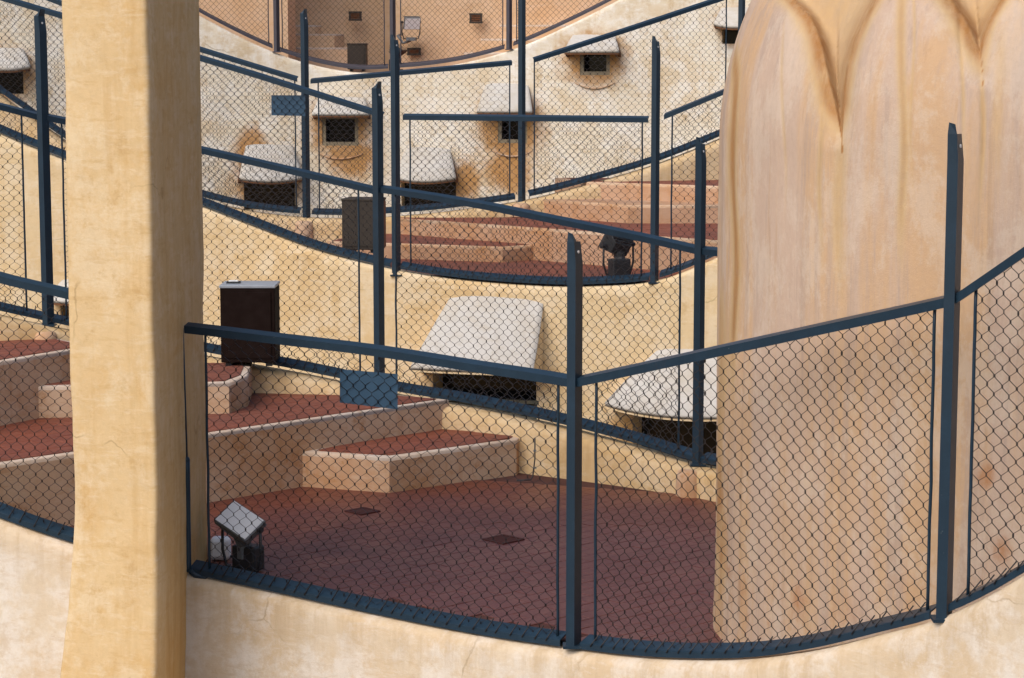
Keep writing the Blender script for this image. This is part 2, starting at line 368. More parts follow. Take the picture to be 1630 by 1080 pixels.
def holed_wall(name, curve, a, b, thick, zb, mat, label, dpy, holes, stains, outset=.04, zfine=3.2):
    """courtyard wall facing the camera; holes: (px0, px1, py_top, py_bot)"""
    pts = curve.span(a, b, .05, dpy); N = nrm2(pts); L = [0]
    for i in range(len(pts)-1): L.append(L[-1] + Vector((pts[i+1].x-pts[i].x, pts[i+1].y-pts[i].y)).length)
    pxs = [px_of(p)[0] for p in pts]
    s_of = lambda px: float(np.interp(px, pxs, L))
    def at(s):
        X = [float(np.interp(s, L, [q[k] for q in pts])) for k in range(3)]; return Vector(X)
    H = []
    for (x0, x1, y0, y1) in holes:
        Yc = curve.Y((x0+x1)/2); H.append((s_of(x0), s_of(x1), P(0, y1, Yc).z, P(0, y0, Yc).z))
    ss = sorted(set([round(L[-1]*i/int(L[-1]/.12), 4) for i in range(int(L[-1]/.12)+1)] + [h[k] for h in H for k in (0, 1)]))
    zt = max(p.z for p in pts)+.02; zl = min(p.z for p in pts)-zfine
    zz = sorted(set([zl+(zt-zl)*i/int((zt-zl)/.1) for i in range(int((zt-zl)/.1)+1)] + [h[k] for h in H for k in (2, 3)] + [zb]))
    base = [at(s) for s in ss]; nn = nrm2(base); top = [p.z-.03 for p in base]
    mb = MB(); idx = {}
    def vid(i, j):
        z = min(zz[j], top[i]); key = (i, round(z, 5))
        if key not in idx:
            p = base[i] - nn[i]*outset; p.z = z; onh = any(h[0]-.01 <= ss[i] <= h[1]+.01 and h[2]-.01 <= z <= h[3]+.01 for h in H)
            if not onh: p -= nn[i]*(wob(p, .9, .02) + wob(p, 3, .006))
            idx[key] = len(mb.v); mb.v.append(tuple(p))
        return idx[key]
    for i in range(len(ss)-1):
        for j in range(len(zz)-1):
            if zz[j] >= max(top[i], top[i+1]): continue
            sc, zc = (ss[i]+ss[i+1])/2, (zz[j]+zz[j+1])/2
            if any(h[0] < sc < h[1] and h[2] < zc < h[3] for h in H): continue
            q = [vid(i, j), vid(i+1, j), vid(i+1, j+1), vid(i, j+1)]; u = []
            for x in q:
                if x not in u: u.append(x)
            if len(u) >= 3: mb.f.append(tuple(u))
    face_n = len(mb.v)
    # rounded top and back
    n = len(ss); o0 = len(mb.v); ring = []
    for i in range(n):
        p = base[i]; t = vid(i, len(zz)-1); r = [t]
        for (o, z) in ((-outset+.02, -.008), (-outset+.05, 0), (thick-.03, 0), (thick, -.03), (thick, -.35)):
            q = p + nn[i]*o; q.z = p.z+z; r.append(len(mb.v)); mb.v.append(tuple(q))
        ring.append(r)
    for i in range(n-1):
        for k in range(5): mb.f.append((ring[i][k], ring[i+1][k], ring[i+1][k+1], ring[i][k+1]))
    # reveals of the openings
    o = mb.build(name, mat, None, smooth=True, fix=False)
    st = o.data.attributes.new('stain', 'FLOAT', 'POINT'); vals = []
    for v in mb.v:
        q = px_of(v); d = 0
        for (cx, cy, rx, ry) in stains:
            e = math.hypot((q[0]-cx)/rx, (q[1]-cy)/ry); d = max(d, 1-max(0, e-.35)/.9)
        vals.append(max(0, d))
    st.data.foreach_set('value', vals)
    tag(o, label, 'wall')
    for (s0, s1, z0, z1) in H:
        pa, pb = at(s0), at(s1); nv = nrm2([pa, pb])[0]; dpt = .28
        q = [(pa, z0), (pb, z0), (pb, z1), (pa, z1)]; r = MB(); fr = [(p.x-nv.x*outset, p.y-nv.y*outset, z) for p, z in q]; bk = [(p.x+nv.x*dpt, p.y+nv.y*dpt, z) for p, z in q]
        r.add(fr+bk, [(k, (k+1) % 4, 4+(k+1) % 4, 4+k) for k in range(4)]).build('window_reveal', M['wall_mid'], o)
        MB().add(bk, [(0, 1, 2, 3)]).build('window_pane', M['glass'], o, fix=False)
    return o
def frame_of(name, parent, curve, px, y0, y1, bar, mat, proud=.05, out=.02, mull=0):
    """window frame round a rectangle (px0,px1) x (y0,y1), standing `out` off the wall line"""
    x0, x1 = px; pa = curve.at(x0); pb = curve.at(x1); Yc = curve.Y((x0+x1)/2); z0, z1 = P(0, y1, Yc).z, P(0, y0, Yc).z
    n = nrm2([pa, pb])[0]; d = (Vector((pb.x-pa.x, pb.y-pa.y, 0))); L = d.length; d.normalize()
    ang = math.atan2(d.y, d.x); Rm = Matrix.Rotation(ang, 3, 'Z'); c = Vector(((pa.x+pb.x)/2, (pa.y+pb.y)/2, (z0+z1)/2)) - n*out
    m = MB(); h = z1-z0
    m.box(c+Vector((0, 0, h/2-bar/2)), L, proud, bar, Rm); m.box(c-Vector((0, 0, h/2-bar/2)), L, proud, bar, Rm)
    m.box(c-d*(L/2-bar/2), bar, proud*.9, h-2*bar, Rm); m.box(c+d*(L/2-bar/2), bar, proud*.9, h-2*bar, Rm)
    if mull: m.box(c, bar*.7, proud*.8, h-2*bar, Rm)
    return m.build(name, mat, parent)
def hood(parent, curve, px0, px1, py_top, py_lip, out, narrow=.72, sag=.0, thick=.035, under=None, lipdrop=0, cheek=True, off=.03, roundn=.35, skew=0):
    """eyebrow hood: plaster shell that comes out of the wall and overhangs a window"""
    pc = (px0+px1)/2; Yc = curve.Y(pc); pa, pb = curve.at(px0), curve.at(px1); n = nrm2([pa, pb])[0]
    d = Vector((pb.x-pa.x, pb.y-pa.y, 0)); W = d.length*(Yc-out)/Yc; d.normalize()
    c = curve.at(pc); zt = P(pc, py_top, Yc).z; zl = P(pc, py_lip, Yc-out).z; H = zt-zl
    nu, nv = 18, 10; m = MB(); 
    def sp(u, v, t):
        wv = narrow + (1-narrow)*v**.8; x = u*W/2*wv + skew*(1-v)
        bow = 1 - roundn*abs(u)**2.5; o = out*(v**1.15)*bow
        z = zt - H*v - sag*(1-u*u)*v + lipdrop*abs(u)**3*v - (.04*H*abs(u)**4*(1-v))
        p = Vector((c.x, c.y, 0)) + d*x - n*(o + off*min(1, v*3)); p.z = z
        return p + Vector((0, 0, -t*v)) + n*(t*(1-v)*.5)
    for t in (0, thick):
        for j in range(nv+1):
            for i in range(nu+1): m.v.append(tuple(sp(-1+2*i/nu, j/nv, t)))
    A = lambda i, j: j*(nu+1)+i
    Bq = lambda i, j: (nv+1)*(nu+1)+A(i, j)
    for j in range(nv):
        for i in range(nu):
            m.f.append((A(i, j), A(i, j+1), A(i+1, j+1), A(i+1, j)))
            m.f.append((Bq(i, j), Bq(i+1, j), Bq(i+1, j+1), Bq(i, j+1)))
    for i in range(nu): m.f.append((A(i, nv), Bq(i, nv), Bq(i+1, nv), A(i+1, nv)))
    for j in range(nv):
        m.f.append((A(0, j), Bq(0, j), Bq(0, j+1), A(0, j+1))); m.f.append((A(nu, j), A(nu, j+1), Bq(nu, j+1), Bq(nu, j)))
    h = m.build('window_hood', M['hood'], parent, smooth=True)
    # cheeks closing the sides back to the wall, and the stained lip under the edge
    if cheek:
        for s in (-1, 1):
            q = MB(); col = []
            for j in range(nv+1):
                e = sp(s, j/nv, thick*.6) ; wl = Vector((e.x, e.y, e.z)); k = (e-Vector((c.x, c.y, 0))).dot(n); wl = e - n*k + n*.06; wl.z = e.z - .02
                q.v += [tuple(e), tuple(wl), tuple(e - d*s*.04 + n*.02), tuple(wl - d*s*.04)]
            e = sp(s, 1, thick); 
            low = Vector(q.v[-3]); low.z -= .10*W
            q.v += [tuple(low), tuple(low - d*s*.04)]
            for j in range(nv):
                b = j*4; q.f += [(b, b+4, b+5, b+1), (b+2, b+3, b+7, b+6)]
            b = nv*4; q.f += [(b, b+4, b+1), (b+2, b+3, b+5), (b, b+2, b+5, b+4)]
            q.build('cheek', under or M['rustwood'], h)
    q = MB()
    for i in range(nu+1):
        u = -1+2*i/nu; e = sp(u*.985, .995, thick); q.v += [tuple(e+Vector((0, 0, .003))), tuple(e+Vector((0, 0, -.022))), tuple(e+n*.03+Vector((0, 0, -.022))), tuple(e+n*.03+Vector((0, 0, .003)))]
    for i in range(nu):
        for k in range(4): q.f.append((i*4+k, i*4+(k+1) % 4, i*4+4+(k+1) % 4, i*4+4+k))
    q.build('lip', under or M['rustwood'], h)
    return h
def arc_sill(parent, curve, px0, px1, py, sag, mat, r=.022):
    pts = []
    for i in range(13):
        t = i/12; px = px0+(px1-px0)*t; p = curve.at(px); n = nrm2([curve.at(px0), curve.at(px1)])[0]
        z = P(px, py + sag*(1-(2*t-1)**2), curve.Y(px)).z; q = Vector((p.x, p.y, z)) - n*.045; pts.append(q)
    MB().tube(pts, [r*(.3+.7*math.sin(math.pi*i/12)) for i in range(13)], 8).build('sill', mat, parent, smooth=True)

# wall of the middle courtyard, with the large hoods
HOLES3 = [(690, 856, 590, 668), (1010, 1190, 650, 752), (92, 180, 478, 505)]
mid_wall = holed_wall('courtyard_wall', B3, -250, 1390, .14, -9, M['wall_mid'], 'yellow plaster courtyard wall with large white window hoods, behind the near fences', 2,
    HOLES3, [(770, 600, 130, 60), (1060, 690, 120, 70), (140, 490, 70, 40)], zfine=3.0)
hood(mid_wall, B3, 672, 868, 462, 587, .42, .74, sag=.0, roundn=.08, skew=.14, under=M['wall_mid'])
hood(mid_wall, B3, 978, 1240, 545, 650, .46, .5, sag=.06, roundn=.25, skew=.10, under=M['wall_mid'])
hood(mid_wall, B3, 82, 200, 440, 478, .3, .7)
for k in range(6):
    p0, p1 = 690+4, 856-4; Yc = B3.Y(770); pa, pb = B3.at(p0), B3.at(p1); z = P(770, 668-2-k*5, Yc).z; n = nrm2([pa, pb])[0]
    d = Vector((pb.x-pa.x, pb.y-pa.y, 0)); c = Vector(((pa.x+pb.x)/2, (pa.y+pb.y)/2, z)) + n*.03
    MB().box(c, d.length, .05, .012, Matrix.Rotation(math.atan2(d.y, d.x), 3, 'Z') @ Matrix.Rotation(R(35), 3, 'X')).build('louvre_slat', M['slat'], mid_wall)
frame_of('window_frame', mid_wall, B3, (686, 860), 634, 672, .03, M['slat'])

# far courtyard wall
WIN = [(512, 570, 184, 232), (793, 840, 184, 228), (924, 972, 80, 120)]
LOW = [(384, 470, 284, 334), (638, 726, 284, 330), (-30, 30, 104, 150), (1152, 1200, 36, 70)]
far_wall = holed_wall('courtyard_wall', B5, -250, 1390, .14, -9, M['wall_far'], 'pale stained plaster wall of the far courtyard with small hooded windows', 4,
    WIN+LOW, [(541, 205, 72, 62), (812, 205, 72, 72), (945, 95, 72, 60), (425, 300, 75, 45), (682, 300, 66, 34), (5, 120, 70, 60), (1175, 45, 45, 45), (560, 250, 60, 50), (810, 270, 50, 60), (400, 240, 40, 50), (740, 290, 30, 50)], zfine=3.5)
for (x0, x1, y0, y1), hd in zip(WIN, [(498, 590, 150, 180), (763, 852, 128, 176), (902, 990, 52, 80)]):
    hood(far_wall, B5, *hd, .30, .72, roundn=.2, thick=.04)
    fr = frame_of('window_frame', far_wall, B5, (x0, x1), y0, y1, .05, M['frame'], .06, -.0)
    arc_sill(far_wall, B5, x0-8, x1+8, y1+12, 9, M['pink'], .014)
for hd in [(374, 478, 222, 282), (632, 730, 228, 282), (-40, 42, 72, 104), (1140, 1212, 8, 36)]:
    hood(far_wall, B5, *hd, .36, .66, sag=.04, roundn=.35, thick=.04)

# terrace slabs
def slab(name, Ca, Cb, a, b, z, offa, offb, mat):
    pa = Ca.span(a, b, .25); pb = Cb.span(a, b, .25); n = min(len(pa), len(pb)); 
    pa = [pa[int(i*(len(pa)-1)/(n-1))] for i in range(n)]; pb = [pb[int(i*(len(pb)-1)/(n-1))] for i in range(n)]
    m = MB(); na, nb = nrm2(pa), nrm2(pb)
    for i in range(n):
        p = pa[i]+na[i]*offa; q = pb[i]-nb[i]*offb
        m.v += [(p.x, p.y, z), (q.x, q.y, z), (p.x, p.y, z-.3), (q.x, q.y, z-.3)]
    for i in range(n-1):
        b0 = i*4; m.f += [(b0, b0+4, b0+5, b0+1), (b0+2, b0+3, b0+7, b0+6)]
    return m.build(name, mat, kind='structure')
floor1 = slab('terrace_floor', B1, B2, -240, 1380, FZ-.008, .06, .05, M['mortar'])
floor3 = slab('terrace_floor', B3, B4, -240, 1380, .97, .06, .05, M['tread'])
floor5 = MB()
pts5 = B5.span(-250, 1390, .3); 
for p in pts5: floor5.v += [(p.x, p.y+.05, p.z-.12), (p.x*1.15, 34.6, p.z-.12)]
for i in range(len(pts5)-1): floor5.f.append((2*i, 2*i+2, 2*i+3, 2*i+1))
floor5 = floor5.build('terrace_floor', M['tread'], kind='structure')

# tiles
TW, TL, TG = .12, .24, .004
tile_me = MB().prism([(-TL/2+TG/2, -TW/2+TG/2), (TL/2-TG/2, -TW/2+TG/2), (TL/2-TG/2, TW/2-TG/2), (-TL/2+TG/2, TW/2-TG/2)], -.012, 0, .003).mesh('tile')
tile_me.materials.append(M['tile'])
def lay(region, ang, org=(0, 0)):
    """running-bond tiles over a convex region -> list of (polygon, centre, whole?)"""
    ca, sa = math.cos(ang), math.sin(ang); out = []
    q = [((p[0]-org[0])*ca+(p[1]-org[1])*sa, -(p[0]-org[0])*sa+(p[1]-org[1])*ca) for p in region]
    u0, u1 = min(x[0] for x in q), max(x[0] for x in q); v0, v1 = min(x[1] for x in q), max(x[1] for x in q)
    for j in range(int(v0//TW)-1, int(v1//TW)+2):
        for i in range(int(u0//TL)-2, int(u1//TL)+2):
            cu, cv = (i+.5*(j % 2)+.5)*TL, (j+.5)*TW; hx, hy = TL/2-TG/2, TW/2-TG/2
            pl = [(cu+a*hx, cv+b*hy) for a, b in ((-1, -1), (1, -1), (1, 1), (-1, 1))]
            wpl = [(org[0]+x*ca-y*sa, org[1]+x*sa+y*ca) for x, y in pl]; c = clip(wpl, region)
            if len(c) < 3 or area(c) < .003: continue
            out.append((c, (org[0]+cu*ca-cv*sa, org[1]+cu*sa+cv*ca), area(c) > .995*(TL-TG)*(TW-TG)))
    return out
STAIR = math.atan2(.79, .85)
def hull(pts):
    pts = sorted(set((round(p[0], 5), round(p[1], 5)) for p in pts)); lo = []; up = []
    cr = lambda o, a, b: (a[0]-o[0])*(b[1]-o[1]) - (a[1]-o[1])*(b[0]-o[0])
    for p in pts:
        while len(lo) > 1 and cr(lo[-2], lo[-1], p) <= 0: lo.pop()
        lo.append(p)
    for p in reversed(pts):
        while len(up) > 1 and cr(up[-2], up[-1], p) <= 0: up.pop()
        up.append(p)
    return lo[:-1]+up[:-1]
def tiles_to(parent, tl, z, ang, mat, keep=None, me=tile_me):
    pl = Matrix.Translation(-parent.location)
    for k, (c, ce, whole) in enumerate(tl):
        tilt = random.uniform(-.0015, .0015)
        if whole:
            o = link('tile', me, parent); o.location = (ce[0], ce[1], z+tilt)
            o.rotation_euler = (random.uniform(-.006, .006), random.uniform(-.006, .006), ang + random.uniform(-.008, .008))
        else:
            m = MB().prism([(p.x, p.y) for p in c], z-.012, z+tilt, 0); o = m.build('tile', mat, parent)
reg1 = [(-3.9, 12.3), (-1.0, 11.0), (1.35, 9.6), (2.4, 10.6), (2.2, 14.6), (1.2, 14.95), (-.1, 15.75), (-.8, 15.9), (-3.4, 13.7)]
tl = lay(reg1, STAIR)
def seen(t):
    x, y = px_of((t[1][0], t[1][1], FZ)); return -30 < x < 1180 and B1.py(x) > y-12
_f = [B1.at(x) for x in range(-240, 1880, 10)]; _fx = [p.x for p in _f]; _fy = [p.y for p in _f]
tl = [t for t in tl if seen(t) and all(p.y > float(np.interp(p.x, _fx, _fy)) + .05 for p in t[0])]; tl.sort(key=lambda t: t[1][0]**2+t[1][1]**2)
near, rest = tl[:298], tl[298:]
tiles_to(floor1, near, FZ, STAIR, M['tile'])
if rest:
    m = MB()
    for c, ce, wh in rest: m.prism([(p.x, p.y) for p in c], FZ-.012, FZ, 0)
    m.build('tile_field', M['tile'], floor1, kind='stuff')
tread_me = tile_me.copy(); tread_me.materials.clear(); tread_me.materials.append(M['tread'])

def step(poly, z0, z1, label, border=.05, tile=True, ang=STAIR, mat=None, group=None, edge=None):
    poly = hull(poly)
    c = Vector((sum(p[0] for p in poly)/len(poly), sum(p[1] for p in poly)/len(poly), z0))
    t = thing('stair_step', label, 'step', c, group)
    # plaster block with a rounded nosing
    m = MB(); n = len(poly); r = .012
    for ins, z in ((0, z0-.03), (0, z1-.028)):
        for p in poly: m.v.append((p[0], p[1], z))
    m.f = [(i, (i+1) % n, n+(i+1) % n, n+i) for i in range(n)]
    pi = inset(poly, border); m.v += [(p[0], p[1], z1-.004) for p in pi]; m.f.append(tuple(2*n+i for i in range(n)))
    m.build('plaster_block', mat or M['pink'], t, fix=False)
    # pale rounded nosing along the top edge
    e = MB(); prof = [(0, z1-.028), (.0015, z1-r), (r*.28, z1-r*.28), (r, z1), (border+.006, z1+.001)]
    for ins, z in prof:
        for p in inset(poly, ins): e.v.append((p[0], p[1], z))
    for l in range(4):
        for i in range(n):
            j = (i+1) % n; e.f.append((l*n+i, l*n+j, (l+1)*n+j, (l+1)*n+i))
    e.build('nosing', edge or M['edge'], t, smooth=True, fix=False)
    if tile:
        tiles_to(t, [q for q in lay(inset(hull(poly), border+.004), ang, poly[0][:2])], z1+.006, ang, M['tread'], me=tread_me)
    return t
xy = lambda v: (v.x, v.y)
zA, zB, zC, zD = FZ+.25, FZ+.47, FZ+.70, FZ+.92
b1, b2, b3 = G(110, 838, FZ), G(342, 798, FZ), G(482, 775, FZ); dB = (b3-b1).normalized()
bL = b1 - dB*1.6; bR = b1 + dB*3.3
step([xy(b3), xy(G(620, 785, FZ)), xy(G(822, 755, FZ)), (.10, 16.0), (-.6, 16.35), xy(bR)], FZ, zA, 'lowest terracotta-topped step, a low pink box below the blue plate')
step([xy(bL), xy(bR), (-1.2, 16.6), (-3.4, 16.4), (-5.2, 16.2), (-5.2, 13.0)], FZ, zB, 'long diagonal terracotta-topped step just behind the lowest step')
c1, c2, c3 = G(25, 668, zB), G(365, 660, zB), G(395, 648, zB)
step([xy(c1), xy(c2), xy(c3), (c3.x-.05, 16.55), (-3.9, 16.3), (c1.x-.3, c1.y+.1)], zB, zC, 'short pink step half hidden behind the left pillar')
d1, d2 = G(0, 576, zD), G(110, 558, zD); dD = (d2-d1).normalized()
step([xy(d1-dD*1.2), xy(d2+dD*.25), (d2.x-.3, 16.35), (-5.2, 16.2), (-5.2, d1.y-.5)], zB, zD, 'topmost terracotta-topped step at the left edge, left of the pillar')

# middle terrace: steps rising to the right
Z0 = .97; Z1, Z2, Z3, Z4, Z5 = 1.12, 1.29, 1.48, 1.65, 1.83
A3 = math.atan2(-1, 1.15)
def back(x): return (x, B4.Y(CX+F*x/23.4)-.02)
step([xy(G(520, 408, Z0)), xy(G(800, 418, Z0)), xy(G(905, 410, Z0)), back(.9), back(-1.6)], .93, Z1, 'lowest thin step of the middle terrace, behind the tall grey post', ang=A3, mat=M['pink_mid'], edge=M['pink'])
s2a, s2b = G(640, 374, Z1), G(850, 389, Z1); d2_ = (s2b-s2a).normalized()
step([xy(s2a-d2_*.3), xy(s2b+d2_*1.45), (2.9, 19.3), (2.9, 23.6), back(1.5), back(-.9)], .93, Z2, 'broad pink step of the middle terrace behind the black floodlight', ang=A3, mat=M['pink_mid'], edge=M['pink'])
step([xy(G(853, 345, Z2)), xy(G(1000, 357, Z2)), xy(G(1150, 357, Z2)), back(2.6), back(1.1), back(.3)], .93, Z3, 'narrow pink step above the broad one on the middle terrace', ang=A3, mat=M['pink_mid'], edge=M['pink'])
s4a, s4b = G(905, 309, Z3), G(1090, 319, Z3); d4_ = (s4b-s4a).normalized()
step([xy(s4a-d4_*.2), xy(s4b+d4_*1.0), (3.2, 22.2), (3.2, 24.0), back(2.0), back(.8)], .93, Z4, 'upper pink step of the middle terrace near the tower edge', ang=A3, mat=M['pink_mid'], edge=M['pink'])
step([xy(G(1062, 279, Z4)), xy(G(1190, 284, Z4)), back(3.3), back(2.0)], .93, Z5, 'topmost step of the middle terrace beside the tower', ang=A3, mat=M['pink_mid'], edge=M['pink'])

# back walls of the far terrace
def wall_box(pa, pb, Y0, Y1, thick, label, z0=1.8, z1=8.0, mat=None):
    a, b = P(pa, 95, Y0), P(pb, 95, Y1); d = Vector((b.x-a.x, b.y-a.y, 0)); n = Vector((-d.y, d.x, 0)).normalized()*thick
    m = MB(); k = 14; vs = []
    for i in range(k+1):
        for j in range(k+1):
            p = a.lerp(b, i/k); p.z = z0+(z1-z0)*j/k; p.y += wob(p, 1.1, .015); vs.append(tuple(p))
    m.add(vs, [(i*(k+1)+j, (i+1)*(k+1)+j, (i+1)*(k+1)+j+1, i*(k+1)+j+1) for i in range(k) for j in range(k)])
    m.add([(a.x, a.y, z0), (a.x, a.y, z1), (a.x+n.x, a.y+n.y, z1), (a.x+n.x, a.y+n.y, z0), (b.x, b.y, z0), (b.x, b.y, z1), (b.x+n.x, b.y+n.y, z1), (b.x+n.x, b.y+n.y, z0)],
          [(0, 1, 2, 3), (7, 6, 5, 4), (3, 2, 6, 7), (1, 5, 6, 2)])
    o = m.build('stairhead_wall', mat or M['terrace_wall'], smooth=False, fix=True); tag(o, label, 'wall'); return o
wl = wall_box(120, 459, 32.6, 32.2, .5, 'orange plaster wall at top left beyond the farthest fence')
wm = wall_box(380, 632, 33.8, 34.4, .3, 'brownish plaster wall at the top with a small vent and pale step lines')
wr = wall_box(630, 1250, 33.6, 33.0, .3, 'orange plaster wall at the top right of the floodlight, with vents')
def vent(parent, px0, px1, py0, py1, Y):
    a, b = P(px0, py1, Y), P(px1, py0, Y); m = MB(); c = (a+b)/2; W, H = b.x-a.x, b.z-a.z
    fr = MB()
    fr.box(c+Vector((0, 0, H/2)), W+.04, .05, .03).box(c-Vector((0, 0, H/2)), W+.04, .05, .03).box(c-Vector((W/2, 0, 0)), .03, .05, H-.03).box(c+Vector((W/2, 0, 0)), .03, .05, H-.03)
    f = fr.build('vent_grille', M['brown_box'], parent)
    MB().box(c+Vector((0, .02, 0)), W, .02, H).build('backing', M['brown_box'], f)
    for k in range(4): MB().box(c+Vector((0, -.012, H*(-.375+.25*k))), W-.03, .02, .012, Matrix.Rotation(R(35), 3, 'X')).build('slat', M['brown_side'], f)
vent(wm, 557, 574, 20, 32, 34.0); vent(wr, 749, 766, 23, 36, 33.33); vent(wr, 650, 668, 78, 87, 33.5)
for k, (x0, x1, y, Y) in enumerate([(462, 556, 76, 33.0), (462, 531, 54, 33.3), (462, 500, 40, 33.6)]):
    a = P(x0-20, y+6, Y); b = P(x1, y, Y)
    step([(a.x, a.y), (b.x, b.y+.15), (b.x+.1, 34.3), (a.x, 34.3)], 2.6, P(x1, y, Y).z, ['lowest of the pale-edged steps at the top left of the far terrace', 'middle of the pale-edged steps at the top left of the far terrace', 'highest of the pale-edged steps at the top left of the far terrace'][k], tile=False, mat=M['terrace_wall'])
for k, (x0, x1, y, Y) in enumerate([(738, 900, 84, 31.9), (765, 930, 62, 32.3), (795, 960, 40, 32.7)]):
    a = P(x0, y, Y); b = P(x1, y-4, Y-.2)
    step([(a.x, a.y), (b.x, b.y), (b.x+.1, 33.3), (a.x, 33.4)], 2.6, P(x0, y, Y).z, ['lowest of the pale-edged steps at the top right of the far terrace', 'middle of the pale-edged steps at the top right of the far terrace', 'highest of the pale-edged steps at the top right of the far terrace'][k], tile=False, mat=M['terrace_wall'])

# ------------------------------------------------------------------ left pillar
def pillar():
    fl, fr, br = P(110, 540, 11.52), P(246, 540, 11.32), P(327, 540, 12.95); bl = Vector((fl.x+.02, 13.05, 0))
    base = [(fl.x, fl.y), (fr.x, fr.y), (br.x, br.y), (bl.x, bl.y)]; m = MB(); lv = []
    z = -2.2
    while z < 5.01: lv.append(z); z += .1
    N = 44; ring = []
    for z in lv:
        f = max(0, (.75-z))/1.4; fx = .20*f**2.0
        c = [(base[0][0]-fx*.75, base[0][1]-fx*.4), (base[1][0]-fx*.2, base[1][1]-fx*.5), (base[2][0]-fx*.05, base[2][1]), base[3]]
        # rounded corners
        poly = []; rad = .045
        for i in range(4):
            p0, p1, p2 = [Vector(c[(i+k) % 4]) for k in (-1, 0, 1)]; a = (p0-p1).normalized(); b = (p2-p1).normalized()
            for k in range(5):
                t = k/4; s0 = p1+a*rad; s2 = p1+b*rad; poly.append((s0*(1-t)**2 + p1*2*t*(1-t) + s2*t*t))
            for k in range(1, 6):
                s0 = p1+b*rad; s1 = p2 + (p1-p2).normalized()*rad; poly.append(s0.lerp(s1, k/6))
        n = len(poly); 
        for p in poly:
            q = Vector((p.x, p.y, z)); d = wob(q, 1.6, .010) + wob(q, 6, .003); m.v.append((p.x+d, p.y+d, z))
    for l in range(len(lv)-1):
        for i in range(n):
            j = (i+1) % n; m.f.append((l*n+i, l*n+j, (l+1)*n+j, (l+1)*n+i))
    m.f += [tuple(reversed(range(n))), tuple((len(lv)-1)*n+i for i in range(n))]
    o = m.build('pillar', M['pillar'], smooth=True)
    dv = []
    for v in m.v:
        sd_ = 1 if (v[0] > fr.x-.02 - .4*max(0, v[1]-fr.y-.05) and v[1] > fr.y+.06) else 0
        dv.append(sd_*(.7 + .9*min(1, max(0, (1.2-v[2])/1.4))))  # whole right side face browned: run-off stain with its shade painted in
    o.data.attributes.new('drip_shade', 'FLOAT', 'POINT').data.foreach_set('value', dv)
    tag(o, 'tall square yellow plaster pillar standing at the left in front of the fences', 'pillar')
pillar()

